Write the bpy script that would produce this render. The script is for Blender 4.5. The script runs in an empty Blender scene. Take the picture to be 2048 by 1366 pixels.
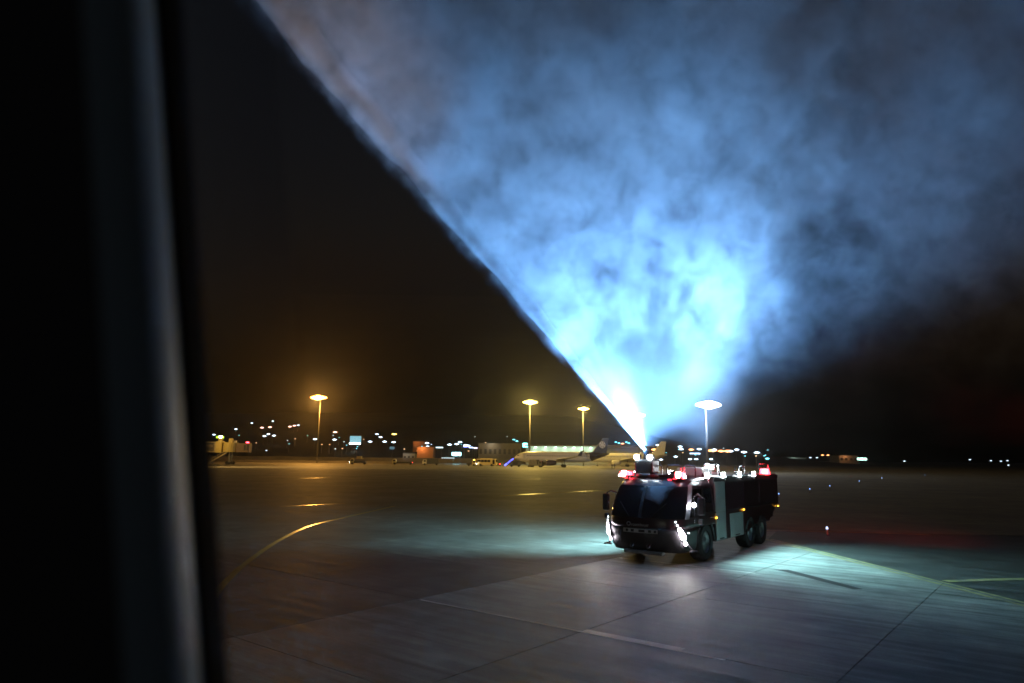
import bpy, bmesh, math, random
from mathutils import Vector, Matrix, noise as mnoise
random.seed(7)
R = math.radians
SC = bpy.context.scene
COL = SC.collection

# ------------------------------------------------------------------ camera
EYE = Vector((0, 0, 3.7))
cam_d = bpy.data.cameras.new('camera'); cam = bpy.data.objects.new('camera', cam_d); COL.objects.link(cam)
cam_d.sensor_width = 36; cam_d.lens = 24.0; cam_d.clip_start = 0.01; cam_d.clip_end = 9000
PITCH = math.atan((914.5-683)/1365.33); ROLL = R(0.6)
cam.location = EYE
cam.rotation_euler = (Matrix.Rotation(R(90)+PITCH, 3, 'X') @ Matrix.Rotation(ROLL, 3, 'Z')).to_euler()
cam_d.dof.use_dof = True; cam_d.dof.focus_distance = 40; cam_d.dof.aperture_fstop = 5.0
SC.camera = cam
CM = cam.rotation_euler.to_matrix()
def ray(px, py):
    d = CM @ Vector(((px-1024)/1365.33, (683-py)/1365.33, -1)); return d / d.y
def at(px, py, Y): return EYE + ray(px, py)*Y          # survey point -> world, at world distance Y
def gnd(px, py, z=0.0):
    d = ray(px, py); return EYE + d*((z-EYE.z)/d.z)

# ------------------------------------------------------------------ world, exposure
w = bpy.data.worlds.new('World'); SC.world = w; w.use_nodes = True
nt = w.node_tree; bg = nt.nodes['Background']
sky = nt.nodes.new('ShaderNodeTexSky'); sky.sky_type = 'NISHITA'; sky.sun_disc = False
sky.sun_elevation = R(-3); sky.sun_rotation = R(200); sky.air_density = 1; sky.dust_density = 2
nt.links.new(sky.outputs[0], bg.inputs[0]); bg.inputs[1].default_value = 0.09
SC.view_settings.view_transform = 'Standard'; SC.view_settings.look = 'None'
SC.view_settings.exposure = 0; SC.view_settings.gamma = 1; SC.view_settings.use_curve_mapping = False
cy = SC.cycles
cy.use_denoising = True; cy.max_bounces = 2; cy.diffuse_bounces = 1; cy.glossy_bounces = 1
cy.volume_bounces = 0; cy.transparent_max_bounces = 12; cy.volume_max_steps = 160; cy.volume_step_rate = 1.0
cy.sample_clamp_indirect = 4; cy.sample_clamp_direct = 0; cy.blur_glossy = 1.0
cy.filter_width = 1.6; cy.use_adaptive_sampling = True; cy.adaptive_threshold = .03
cy.caustics_reflective = False; cy.caustics_refractive = False

# ------------------------------------------------------------------ helpers
def tag(o, label=None, cat=None, group=None, kind=None):
    if label: o['label'] = label
    if cat: o['category'] = cat
    if group: o['group'] = group
    if kind: o['kind'] = kind
    return o
def empty(name, loc=(0,0,0), rz=0.0, parent=None):
    o = bpy.data.objects.new(name, None); COL.objects.link(o); o.location = loc; o.rotation_euler = (0,0,rz)
    o.empty_display_size = .2
    if parent: o.parent = parent
    return o
class MB:
    def __init__(s): s.v = []; s.f = []; s.m = []
    def add(s, vs, fs, mi=0):
        n = len(s.v); s.v += [tuple(v) for v in vs]; s.f += [tuple(i+n for i in f) for f in fs]; s.m += [mi]*len(fs); return s
    def box(s, c, d, mi=0, rot=None, taper=1.0):
        x,y,z = (k/2 for k in d); c = Vector(c)
        vs = [Vector((sx*x*(taper if sz>0 else 1), sy*y*(taper if sz>0 else 1), sz*z)) for sz in (-1,1) for sx,sy in ((-1,-1),(1,-1),(1,1),(-1,1))]
        if rot: vs = [rot @ v for v in vs]
        return s.add([v+c for v in vs], [(3,2,1,0),(4,5,6,7),(0,1,5,4),(1,2,6,5),(2,3,7,6),(3,0,4,7)], mi)
    def cyl(s, a, b, r0, r1=None, n=12, mi=0, cap=True):
        a = Vector(a); b = Vector(b); r1 = r0 if r1 is None else r1
        q = (b-a).to_track_quat('Z','Y')
        vs = []
        for p, r in ((a,r0),(b,r1)):
            vs += [p + q @ Vector((r*math.cos(2*math.pi*k/n), r*math.sin(2*math.pi*k/n), 0)) for k in range(n)]
        fs = [(k,(k+1)%n,n+(k+1)%n,n+k) for k in range(n)]
        if cap: fs += [tuple(range(n-1,-1,-1)), tuple(range(n,2*n))]
        return s.add(vs, fs, mi)
    def tube(s, pts, r, n=8, mi=0):
        pts = [Vector(p) for p in pts]
        rings = []
        for i, p in enumerate(pts):
            t = (pts[min(i+1,len(pts)-1)]-pts[max(i-1,0)]).normalized(); q = t.to_track_quat('Z','Y')
            rr = r[i] if isinstance(r,(list,tuple)) else r
            rings.append([p+q @ Vector((rr*math.cos(2*math.pi*k/n), rr*math.sin(2*math.pi*k/n),0)) for k in range(n)])
        return s.loft(rings, True, True, mi)
    def loft(s, rings, closed=True, cap=False, mi=0):
        n = len(rings[0]); vs = [v for r in rings for v in r]; fs = []
        for i in range(len(rings)-1):
            for k in range(n if closed else n-1):
                k2 = (k+1)%n; fs.append((i*n+k, i*n+k2, (i+1)*n+k2, (i+1)*n+k))
        if cap: fs += [tuple(range(n-1,-1,-1)), tuple(range((len(rings)-1)*n, len(rings)*n))]
        return s.add(vs, fs, mi)
    def prism(s, poly, y0, y1, mi=0):            # polygon in x,z extruded along y
        n = len(poly); vs = [(x,y0,z) for x,z in poly]+[(x,y1,z) for x,z in poly]
        fs = [(k,(k+1)%n,n+(k+1)%n,n+k) for k in range(n)]+[tuple(range(n-1,-1,-1)), tuple(range(n,2*n))]
        return s.add(vs, fs, mi)
    def bulb(s, c, d, mi=0):
        c = Vector(c); n = 8; rg = []
        for f, q in ((-1,.04),(-.72,.42),(-.32,.86),(0,1),(.32,.86),(.72,.42),(1,.04)):
            rg.append([c+Vector((f*d[0]/2, q*d[1]/2*math.cos(2*math.pi*k/n), q*d[2]/2*math.sin(2*math.pi*k/n))) for k in range(n)])
        return s.loft(rg, True, True, mi)
    def build(s, name, mats, parent=None, smooth=False, bevel=0, solid=0):
        me = bpy.data.meshes.new(name); me.from_pydata(s.v, [], s.f)
        mats = mats if isinstance(mats,(list,tuple)) else [mats]
        for m in mats: me.materials.append(m)
        for p, mi in zip(me.polygons, s.m): p.material_index = mi
        b = bmesh.new(); b.from_mesh(me); bmesh.ops.recalc_face_normals(b, faces=b.faces)
        b.to_mesh(me); b.free()
        if smooth:
            for p in me.polygons: p.use_smooth = True
        o = bpy.data.objects.new(name, me); COL.objects.link(o)
        if parent: o.parent = parent
        if solid:
            md = o.modifiers.new('s','SOLIDIFY'); md.thickness = solid; md.offset = 0
        if bevel:
            md = o.modifiers.new('b','BEVEL'); md.width = bevel; md.segments = 2; md.limit_method = 'ANGLE'
        return o
def copy_tree(o, parent=None):
    c = o.copy(); COL.objects.link(c); c.parent = parent
    for ch in list(o.children): copy_tree(ch, c)
    return c

MATS = {}
def mat(name, col, rough=.6, metal=0.0, spec=.5, noise=0.0, nscale=4.0, bump=0.0, rand=0.0):
    if name in MATS: return MATS[name]
    m = bpy.data.materials.new(name); m.use_nodes = True; t = m.node_tree; b = t.nodes['Principled BSDF']
    b.inputs['Roughness'].default_value = rough; b.inputs['Metallic'].default_value = metal
    b.inputs['Specular IOR Level'].default_value = spec
    b.inputs['Base Color'].default_value = (*col, 1)
    if noise or bump or rand:
        tc = t.nodes.new('ShaderNodeTexCoord'); nz = t.nodes.new('ShaderNodeTexNoise')
        nz.inputs['Scale'].default_value = nscale; nz.inputs['Detail'].default_value = 6; nz.inputs['Roughness'].default_value = .65
        t.links.new(tc.outputs['Object'], nz.inputs['Vector'])
        mr = t.nodes.new('ShaderNodeMapRange'); mr.inputs[1].default_value = .25; mr.inputs[2].default_value = .75
        mr.inputs[3].default_value = 1-noise; mr.inputs[4].default_value = 1+noise
        t.links.new(nz.outputs['Fac'], mr.inputs[0])
        src = mr.outputs[0]
        hs = t.nodes.new('ShaderNodeHueSaturation'); hs.inputs['Color'].default_value = (*col,1)
        t.links.new(src, hs.inputs['Value']); t.links.new(hs.outputs[0], b.inputs['Base Color'])
        if bump:
            bp = t.nodes.new('ShaderNodeBump'); bp.inputs['Strength'].default_value = bump; bp.inputs['Distance'].default_value = .02
            t.links.new(nz.outputs['Fac'], bp.inputs['Height']); t.links.new(bp.outputs[0], b.inputs['Normal'])
    MATS[name] = m; return m
def emis(name, col, k, sampled=False):
    if name in MATS: return MATS[name]
    m = bpy.data.materials.new(name); m.use_nodes = True; t = m.node_tree; b = t.nodes['Principled BSDF']
    b.inputs['Base Color'].default_value = (.3,.3,.3,1)
    b.inputs['Emission Color'].default_value = (*col,1); b.inputs['Emission Strength'].default_value = k
    m.cycles.emission_sampling = 'FRONT' if sampled else 'NONE'
    MATS[name] = m; return m
def lamp(name, kind, loc, col, power, size=.1, aim=None, cone=120, blend=.3, parent=None):
    l = bpy.data.lights.new(name, kind); l.color = col; l.energy = power
    l.shadow_soft_size = size
    if kind == 'SPOT': l.spot_size = R(cone); l.spot_blend = blend
    o = bpy.data.objects.new(name, l); COL.objects.link(o); o.location = loc
    if aim is not None: o.rotation_euler = Vector(aim).to_track_quat('-Z','Y').to_euler()
    if parent: o.parent = parent
    return o
def text_mesh(name, body, size, m, parent, loc, rot, extrude=.004):
    c = bpy.data.curves.new(name,'FONT'); c.body = body; c.size = size; c.extrude = extrude
    c.align_x = 'CENTER'; c.align_y = 'CENTER'
    t = bpy.data.objects.new('tmp', c); COL.objects.link(t)
    bpy.context.view_layer.update()
    me = bpy.data.meshes.new_from_object(t.evaluated_get(bpy.context.evaluated_depsgraph_get()))
    bpy.data.objects.remove(t); bpy.data.curves.remove(c)
    me.materials.clear(); me.materials.append(m); me.name = name
    o = bpy.data.objects.new(name, me); COL.objects.link(o); o.parent = parent; o.location = loc; o.rotation_euler = rot
    return o

# ------------------------------------------------------------------ ground materials
GA = R(51); GD = Vector((math.cos(GA), math.sin(GA), 0)); GN = Vector((math.sin(GA), -math.cos(GA), 0))
def pavement(name, col, rough, var=.38, joints=0.0, mott=.48, rand=.16):
    m = bpy.data.materials.new(name); m.use_nodes = True; t = m.node_tree; L = t.links; b = t.nodes['Principled BSDF']
    g = t.nodes.new('ShaderNodeNewGeometry')
    def nz(sc, det, ro, vec=None):
        n = t.nodes.new('ShaderNodeTexNoise'); n.inputs['Scale'].default_value = sc; n.inputs['Detail'].default_value = det
        n.inputs['Roughness'].default_value = ro; L.new(vec or g.outputs['Position'], n.inputs['Vector']); return n.outputs['Fac']
    def mth(op, a, bb):
        n = t.nodes.new('ShaderNodeMath'); n.operation = op
        for i, q in enumerate((a, bb)):
            if isinstance(q,(int,float)): n.inputs[i].default_value = q
            else: L.new(q, n.inputs[i])
        return n.outputs[0]
    def rng(x, a, bb, c, d):
        n = t.nodes.new('ShaderNodeMapRange'); L.new(x, n.inputs[0])
        for i, q in enumerate((a,bb,c,d)): n.inputs[i+1].default_value = q
        return n.outputs[0]
    # brushed texture and tyre streaks run along the slab lanes
    mp = t.nodes.new('ShaderNodeMapping'); mp.vector_type = 'TEXTURE'; mp.inputs['Rotation'].default_value = (0,0,GA-R(90))
    mp.inputs['Scale'].default_value = (5.0,.42,1)
    L.new(g.outputs['Position'], mp.inputs['Vector'])
    big = nz(.13, 3, .6); mid = nz(.9, 5, .65); fine = nz(26, 4, .7); streak = nz(1.3, 6, .62, mp.outputs[0])
    v = mth('MULTIPLY', rng(big,.3,.7,1-mott,1+mott), rng(mid,.25,.75,1-var,1+var))
    v = mth('MULTIPLY', v, rng(streak,.32,.68,.5,1.5)); v = mth('MULTIPLY', v, rng(fine,.25,.75,.7,1.3))
    oi = t.nodes.new('ShaderNodeObjectInfo'); v = mth('MULTIPLY', v, rng(oi.outputs['Random'],0,1,1-rand,1+rand))
    if joints:
        mp2 = t.nodes.new('ShaderNodeMapping'); mp2.vector_type = 'TEXTURE'; mp2.inputs['Rotation'].default_value = (0,0,GA-R(90))
        L.new(g.outputs['Position'], mp2.inputs['Vector'])
        br = t.nodes.new('ShaderNodeTexBrick'); br.offset = 0; br.inputs['Scale'].default_value = 1
        br.inputs['Brick Width'].default_value = 5.15; br.inputs['Row Height'].default_value = 5.15; br.inputs['Mortar Size'].default_value = .02
        L.new(mp2.outputs[0], br.inputs['Vector']); v = mth('MULTIPLY', v, rng(br.outputs['Fac'],0,1,1,1-joints))
    hs = t.nodes.new('ShaderNodeHueSaturation'); hs.inputs['Color'].default_value = (*col,1); L.new(v, hs.inputs['Value'])
    L.new(hs.outputs[0], b.inputs['Base Color'])
    L.new(rng(streak,.3,.7,rough-.1,rough+.12), b.inputs['Roughness'])
    bp = t.nodes.new('ShaderNodeBump'); bp.inputs['Strength'].default_value = .35; bp.inputs['Distance'].default_value = .012
    L.new(mth('ADD', fine, mth('MULTIPLY', streak, 1.5)), bp.inputs['Height']); L.new(bp.outputs[0], b.inputs['Normal'])
    MATS[name] = m; return m
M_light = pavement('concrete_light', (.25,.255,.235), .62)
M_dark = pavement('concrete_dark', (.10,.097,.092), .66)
M_far = pavement('apron_far', (.12,.115,.11), .68, joints=.25)
M_shoulder = pavement('asphalt_shoulder', (.085,.09,.085), .62, mott=.25)
M_grass = pavement('dry_grass', (.085,.07,.045), .9, var=.5)
M_seal = mat('joint_sealant', (.06,.06,.06), .7)
def worn_paint(name, col, rough, lo, hi, sc=1.6):
    m = bpy.data.materials.new(name); m.use_nodes = True; t = m.node_tree; L = t.links; b = t.nodes['Principled BSDF']
    g = t.nodes.new('ShaderNodeNewGeometry'); n = t.nodes.new('ShaderNodeTexNoise'); n.inputs['Scale'].default_value = sc
    n.inputs['Detail'].default_value = 7; n.inputs['Roughness'].default_value = .7; L.new(g.outputs['Position'], n.inputs['Vector'])
    r = t.nodes.new('ShaderNodeMapRange'); r.inputs[1].default_value = lo; r.inputs[2].default_value = hi; L.new(n.outputs['Fac'], r.inputs[0])
    mx = t.nodes.new('ShaderNodeMix'); mx.data_type = 'RGBA'; mx.inputs['A'].default_value = (.2,.2,.19,1); mx.inputs['B'].default_value = (*col,1)
    L.new(r.outputs[0], mx.inputs['Factor']); L.new(mx.outputs['Result'], b.inputs['Base Color'])
    b.inputs['Roughness'].default_value = rough
    MATS[name] = m; return m
M_white = worn_paint('worn_white_paint', (.8,.79,.75), .5, .25, .5)
M_gyel = worn_paint('glossy_yellow_paint', (.72,.55,.18), .27, .2, .4)
M_yel = worn_paint('worn_yellow_paint', (.54,.48,.18), .55, .32, .60, 2.2)

# ------------------------------------------------------------------ ground
def sheet(name, poly, z, m):
    o = MB().add([(p[0],p[1],z) for p in poly], [tuple(range(len(poly)))]).build(name, m); return o
tag(sheet('ground', [(-4000,-400),(4000,-400),(4000,6000),(-4000,6000)], -.09, M_grass), kind='structure')
apron = tag(sheet('apron', [(-420,-60),(60,-60),(60,430),(-420,430)], -.014, M_far), kind='structure')
def slab_mesh(m):
    h = 5.15/2-.007; c = .004; vs = []
    for hh, z in ((h,-.013),(h,-c),(h-c,0)):
        vs += [GD*(sx*hh)+GN*(sy*hh)+Vector((0,0,z)) for sx,sy in ((-1,-1),(1,-1),(1,1),(-1,1))]
    mb = MB().add(vs, [(0,1,5,4),(1,2,6,5),(2,3,7,6),(3,0,4,7),(4,5,9,8),(5,6,10,9),(6,7,11,10),(7,4,8,11),(8,9,10,11)])
    o = mb.build('slab', m); me = o.data; bpy.data.objects.remove(o); return me
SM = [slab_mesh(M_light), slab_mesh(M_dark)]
def yl(y): return 12.2 + (33.0-y)*.098            # x of the taxiway edge line at distance y
first = True
for i in range(-12, 16):
    for k in range(-2, 14):
        c = GN*(-13.75+5.15*(i+.5)) + GD*(8.0+5.15*(k-1+.5))
        if not (3 < c.y < 62 and abs(c.x) < c.y*.8+6 and c.x < yl(c.y)+4 and c.x > -30): continue
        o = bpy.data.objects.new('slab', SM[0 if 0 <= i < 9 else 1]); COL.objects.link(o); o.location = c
        o.location.z = random.uniform(-.002,.001); o.parent = apron
ysh = [(yl(y)+.12, y) for y in (-30, 5, 12, 20, 28, 33.5)]
tag(sheet('taxiway_shoulder', ysh+[(14,37),(40,34),(40,-30)], .004, M_shoulder), kind='structure')
tag(sheet('grass_field', [(13.6,38.2),(20.5,36.2),(60,35.2),(400,35),(400,180),(30,150),(16,60)], .008, M_grass), kind='structure')
def strip(name, pts, wd, z, m, label, group=None):
    pts = [Vector(p) for p in pts]; L_ = []
    for i, p in enumerate(pts):
        t = (pts[min(i+1,len(pts)-1)]-pts[max(i-1,0)]).normalized(); n = Vector((-t.y,t.x,0))
        ww = wd[i] if isinstance(wd,(list,tuple)) else wd
        L_.append((p+n*ww/2, p-n*ww/2))
    mb = MB(); mb.add([(v.x,v.y,z) for a,b in L_ for v in (a,b)], [(2*i,2*i+1,2*i+3,2*i+2) for i in range(len(pts)-1)])
    o = mb.build(name, m); return tag(o, label, 'road marking', group)
def smooth_path(px, n=10):
    P = [gnd(*p) for p in px]; out = []
    for i in range(len(P)-1):
        a, b, c, d = P[max(i-1,0)], P[i], P[i+1], P[min(i+2,len(P)-1)]
        for k in range(n):
            t = k/n; out.append(.5*((2*b)+(c-a)*t+(2*a-5*b+4*c-d)*t*t+(3*b-a-3*c+d)*t**3))
    return out+[P[-1]]
strip('guide_line', smooth_path([(405,1250),(425,1200),(450,1165),(500,1120),(560,1080),(620,1052),(690,1035),(790,1012)]), .22, .006, M_gyel,
      'curved yellow guide line glinting gold on the dark apron')
for (a,b,lab) in (((560,1013),(690,1007),'short straight yellow bar glinting below the amber mast'),
              ((1000,992),(1120,985),'thin yellow bar glinting in front of the parked airliner'),
              ((1120,985),(1215,981),'thin yellow bar on the apron beside the truck mirror'),
              ((960,961),(1110,957),'faint far yellow bar on the apron before the airliner gear'),
              ((596,957),(670,955),'faint far yellow bar on the apron under the amber mast')):
    strip('apron_bar', [gnd(*a), gnd(*b)], .35, .006, M_gyel, lab)
def on_grid(n0, n1, d): return [GN*n0+GD*d, GN*(n0+(n1-n0)*.5)+GD*d, GN*n1+GD*d]
strip('white_line', on_grid(-13.6, -8.5, 23.4), .15, .0045, M_white, 'faded white line on the concrete right in front of the fire truck')
strip('white_line', on_grid(-13.6, -5.4, 13.1), .09, .0045, M_white, 'long thin faded white line across the pale foreground slabs')
strip('white_line', on_grid(-8.6, -6.3, 13.24), .20, .0052, mat('fresh_white',(.78,.77,.74),.5,noise=.3,nscale=3), 'short bright white dash on the foreground slabs')
strip('white_line', on_grid(-13.6, -8.0, 18.25), .05, .0045, M_white, 'thin whitish joint line between the truck and the foreground dash')
for dx, lab in ((-.02,'inner line of the double yellow taxiway edge marking'),(.30,'outer line of the double yellow taxiway edge marking')):
    strip('edge_line', [(yl(y)+dx-.1, y, 0) for y in (6,12,18,24,30,33.4)], .16, .010, M_yel, lab)
strip('edge_line', [gnd(1505,1061), gnd(1620,1063), gnd(1740,1066), gnd(1860,1070)], .22, .012, M_yel, 'pale yellow line running off behind the truck to the blue marker')
strip('edge_line', [gnd(1890,1163), gnd(1980,1160), gnd(2080,1158)], .34, .012, M_yel, 'broad worn yellow bar branching from the double edge line')
tag(MB().add([GN*a+GD*b for a,b in ((-8.3,24.6),(-7.9,24.9),(-6.2,23.6),(-5.1,22.75),(-5.3,22.5),(-6.3,23.2),(-7.8,24.35))], [tuple(range(7))]).build('tar_patch', mat('tar',(.035,.033,.033),.6)),
    'long thin dark tar streak on the lit slabs beside the truck', 'tar patch').location.z = .006

# ------------------------------------------------------------------ hill and far ground
def hill_h(x, y):
    s = max(0, min(1, (310-x)/130)); s = s*s*(3-2*s)
    return max(0, y-470)*.08*s
def far_terrain():
    mb = MB(); nx, ny = 44, 26; vs = []
    for j in range(ny+1):
        for i in range(nx+1):
            x = -1500+i*58.0; y = 465+j*62.0
            vs.append((x,y,hill_h(x,y)+((mnoise.noise((x*.006,y*.006,0))*5*min(1,(y-465)/200)-.1)*max(0,min(1,(240-x)/200)) if j else 0)-.15))
    mb.add(vs, [(j*(nx+1)+i, j*(nx+1)+i+1, (j+1)*(nx+1)+i+1, (j+1)*(nx+1)+i) for j in range(ny) for i in range(nx)])
    return mb.build('hill', mat('hill_scrub',(.03,.03,.025),.95,noise=.4,nscale=.05))
tag(far_terrain(), kind='structure')

# ------------------------------------------------------------------ lights on poles, far away
C_white=(.62,.82,1); C_cyan=(.18,.80,.95); C_warm=(1,.6,.3); C_pink=(1,.55,.42); C_orange=(1,.36,.12); C_blue=(.15,.35,1); C_sod=(1,.60,.17); C_amber=(1,.45,.08); C_yel=(1,.68,.14)
M_pole = mat('galvanised_pole', (.12,.115,.11), .6, .3)
def place_on_hill(px, py, h):
    for k in range(400, 1500, 4):
        p = at(px, py, k)
        if p.z <= hill_h(p.x, k)+h: return p, k
    return at(px, py, 520), 520
def street_lamp(px, py, col, key, h, k, wd, label, group, D=None, arms=1):
    if D: p = at(px, py, D)
    else: p, D = place_on_hill(px, py, h)
    base = hill_h(p.x, p.y)
    s = D/700
    mb = MB(); hgt = p.z-base
    mb.cyl((0,0,-.5),(0,0,hgt), .16*s+.05, .09*s+.04, 6)
    mb.box((wd*.2,0,hgt+.12*s), (wd*1.15,.5,.22*s))
    mb.bulb((wd*.2,-.1,hgt-.1*s), (wd*1.5,.6,wd*.42), 1)  # lens wider than the head, its bulging shape stands for the lamp's glare
    o = mb.build('street_lamp', [M_pole, emis('lamp_'+key, col, k)]); o.location = (p.x,p.y,base)
    return tag(o, label, 'street lamp', group)
def HL(px, py):
    if px < 500: return 'distant white street lamp shining above the jet bridge', 'white lamps above the jet bridge'
    if px < 600: return 'white street lamp among the pinkish lamps left of the amber mast', 'white lamps among the pinkish ones'
    if px < 700: return 'white street lamp between the amber mast and the billboard', 'white lamps by the billboard'
    if px < 800: return 'white street lamp on the slope around the lone warm lamp', 'white lamps around the lone warm lamp'
    if px < 870: return 'white lamp on the paired posts above the ochre blocks', 'white lamps above the ochre blocks'
    return 'white street lamp on a post above the cyan floodlight bank', 'white lamps above the cyan bank'
for px,py in ((388,862),(404,867),(427,869),(471,858),(528,872),(536,868),(547,871),(545,842),(629,878),(668,879),(739,883),(753,868),(768,883),(786,884),(853,886),(854,893),(898,889),(912,888),(919,884),(930,890),(935,891),(760,874),(503,846),(596,850)):
    street_lamp(px,py,C_white,'white',9,7,2.4,*HL(px,py))
for px,py in ((523,855),(539,854),(579,853),(588,851),(669,864)):
    street_lamp(px,py,C_pink,'pink',10,6,3.0,'pinkish street lamp standing on the dark hillside','pinkish lamps on the hillside')
street_lamp(787,868,C_yel,'paleyellow',10,8,3.4,'strong warm white lamp standing alone high on the hillside',None)
for px,py in ((960,889),(978,887),(1027,879),(1033,882)):
    street_lamp(px,py,C_cyan,'cyan',9,6,1.7,'small cyan lamp over the grey block left of the lamp canopy','cyan lamps by the grey block')
for px,py in ((1231,884),(1237,886),(1252,884),(1257,886)):
    street_lamp(px,py,C_cyan,'cyan',9,6,1.5,'small cyan lamp just above the second airliner','cyan lamps above the second airliner')
street_lamp(1244,887,C_orange,'orange',9,6,2.0,'small orange lamp just above the second airliner',None)
for px,py in ((1307,899),(1381,899),(1419,901),(1425,901),(1440,902),(1452,902),(1456,902)):
    street_lamp(px,py,C_orange,'orange',9,6,2.8,'orange street lamp in the far row behind the truck roof','orange lamps behind the truck')
for px,py in ((1314,890),(1359,893),(1361,898),(1397,898),(1427,899),(1459,902),(1472,899),(1486,904),(1512,905)):
    street_lamp(px,py,C_white,'white',9,7,2.4,'white street lamp in the far row behind the truck roof','white lamps behind the truck')
for px,py in ((1321,919),(1350,913),(1379,918),(1391,918),(1312,914),(1421,918)):
    street_lamp(px,py,C_white,'white',4,7,1.8,'low white lamp just above the roof rails of the truck','low lamps behind the roof rails',D=430)
street_lamp(1533,917,C_cyan,'cyan',9,6,2.0,'lone cyan lamp beyond the rear of the truck',None,D=430)
for px,py in ((1644,910),(1655,910)):
    street_lamp(px,py,C_orange,'red_orange',9,6,2.0,'one of two reddish orange lamps side by side on the far field edge','paired reddish lamps',D=620)
for px,py in ((1620,915),(1633,915),(1808,922),(1939,919),(1981,921),(2001,922),(2014,921),(2016,930),(1549,915)):
    street_lamp(px,py,C_white,'dimwhite',5,4,1.6,'tiny white lamp on the dark horizon of the open field','tiny lamps on the open horizon',D=640)

rl = random.Random(3)
for k in range(46):
    px = rl.uniform(440,1020) if k < 30 else rl.uniform(1300,1540)
    py = rl.uniform(870,902) if k < 30 else rl.uniform(893,912)
    key, col = rl.choice((('faint_white',C_white),('faint_cyan',C_cyan),('faint_warm',C_warm)))
    street_lamp(px,py,col,key,7,4,.8,'faint small street light scattered over the dark hillside' if k < 30 else 'faint small light scattered low behind the fire truck roof','faint hillside lights' if k < 30 else 'faint lights behind the roof')
# tall apron masts
M_head = mat('mast_head', (.08,.08,.08), .6)
def mast(px, py, D, col, key, k, label, power, wd=5.0, r=.28, n=6, rows=1, spot=150):
    p = at(px, py, D); t = empty('floodlight_mast', (p.x,p.y,0)); tag(t, label, 'light mast', 'tall floodlight masts on the apron')
    MB().cyl((0,0,0),(0,0,p.z-.1), r, r*.55, 12).build('pole', M_pole, t, True)
    MB().cyl((0,0,p.z-.1),(0,0,p.z+.3), wd*.42, wd*.46, 20).build('head_ring', M_head, t)
    em = emis('flood_'+key, col, k)
    for i in range(n):
        a = (i-(n-1)/2)/(n/2)
        b = MB(); b.box((0,0,0),(wd/n*.82,.5,.5)); f = b.build('floodlight', M_head, t, bevel=.04); f.location = (a*wd/2, -wd*.46-.25+abs(a)*.9, p.z+.05)
        l = MB().bulb((0,0,0),(wd/n*2.0,.5,wd*.38*(1.05-.75*abs(a)))).build('lens', em, f, True); l.location = (0,-.5,-.1)  # oversized lenses, tallest in the middle: the glare is put into their shape
    for sgn in (-1,):
        lamp('mast_light', 'POINT', (0,sgn*(wd*.5+1.0),p.z-.9), col, power, .9, parent=t)
mast(641, 796, 330, C_amber, 'amber', 14, 'tall mast with a glaring amber floodlight head left of the parked vehicles', 125000, 7.0)
mast(1060, 805, 300, C_yel, 'yellow', 12, 'tall mast with yellow floodlights rising over the airliner wing', 70000, 5.6)
mast(1166, 818, 330, C_yel, 'yellow', 12, 'thinner mast with yellow floodlights rising beside the airliner tail', 60000, 4.6)
mast(1277, 831, 360, C_sod, 'sodium', 30, 'mast whose warm floodlight shows faintly through the water spray', 30000, 5.0)
mast(170, 800, 190, C_sod, 'sodium', 30, 'added unseen amber floodlight mast hidden behind the cabin window lining', 30000, 6.0)  # added mast, unseen behind the lining, for warm light from the left
lamp('airliner_fill_spot', 'SPOT', at(172, 802, 186), C_sod, 420000, .8, Vector((12,268,2))-at(172,802,186), 62, .8)  # added unseen spot, brightens the near side of the airliner and vehicles
mast(1411, 811, 215, (.85,.93,1), 'coldwhite', 40, 'thick mast with dazzling cold white floodlights behind the truck roof', 40000, 7.0, .42, 8)

# ------------------------------------------------------------------ fire truck (x forward, y to its left, origin under the headlights)
TA = R(53); T0 = Vector((4.95, 25.5, 0))
truck = empty('fire_truck', T0, R(180)+TA)
tag(truck, 'dark airport fire truck spraying water from its roof turret with red beacons lit', 'fire truck')
M_red = mat('fire_red', (.02,.005,.009), .3, 0, .6, noise=.12, nscale=1.5)
M_blk = mat('black_plastic', (.02,.02,.022), .5)
M_rub = mat('tyre_rubber', (.022,.022,.022), .85, noise=.3, nscale=20, bump=.3)
M_alu = mat('aluminium_shutter', (.52,.54,.55), .42, .55, noise=.12, nscale=3)
M_glass = mat('dark_glass', (.012,.014,.018), .06, 0, .8)
M_chr = mat('polished_rail', (.62,.63,.65), .25, .9)
M_rim = mat('wheel_rim', (.30,.30,.31), .4, .7)
M_plate = mat('plate_white', (.6,.6,.58), .5)
def sect(z):      # front x, half width, front rounding depth at height z
    tab = [(.45,.30,1.36,.7),(.62,.44,1.44,.8),(1.1,.55,1.49,.95),(1.5,.56,1.5,1.0),(1.75,.50,1.5,1.05),(2.2,.30,1.47,1.1),(2.65,.02,1.40,1.1),(2.9,-.2,1.31,1.05),(3.0,-.38,1.2,1.0)]
    for a, b in zip(tab, tab[1:]):
        if a[0] <= z <= b[0]:
            f = (z-a[0])/(b[0]-a[0]); return [a[i]+(b[i]-a[i])*f for i in (1,2,3)]
    return tab[0][1:] if z < tab[0][0] else tab[-1][1:]
def cabP(a, z, xr, off=0.0):      # a -1..1 from right rear round the front to left rear
    xf, w_, d = sect(z); xf += off; w_ += off
    sg = 1 if a >= 0 else -1; b = abs(a)
    if b > .5:
        f = (b-.5)*2; return Vector((xf-d+(xr-(xf-d))*f, sg*w_, z))
    th = b*math.pi; n = 2/2.9
    return Vector((xf-d+d*max(0,math.cos(th))**n, sg*w_*math.sin(th)**n if b else 0, z))
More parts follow.
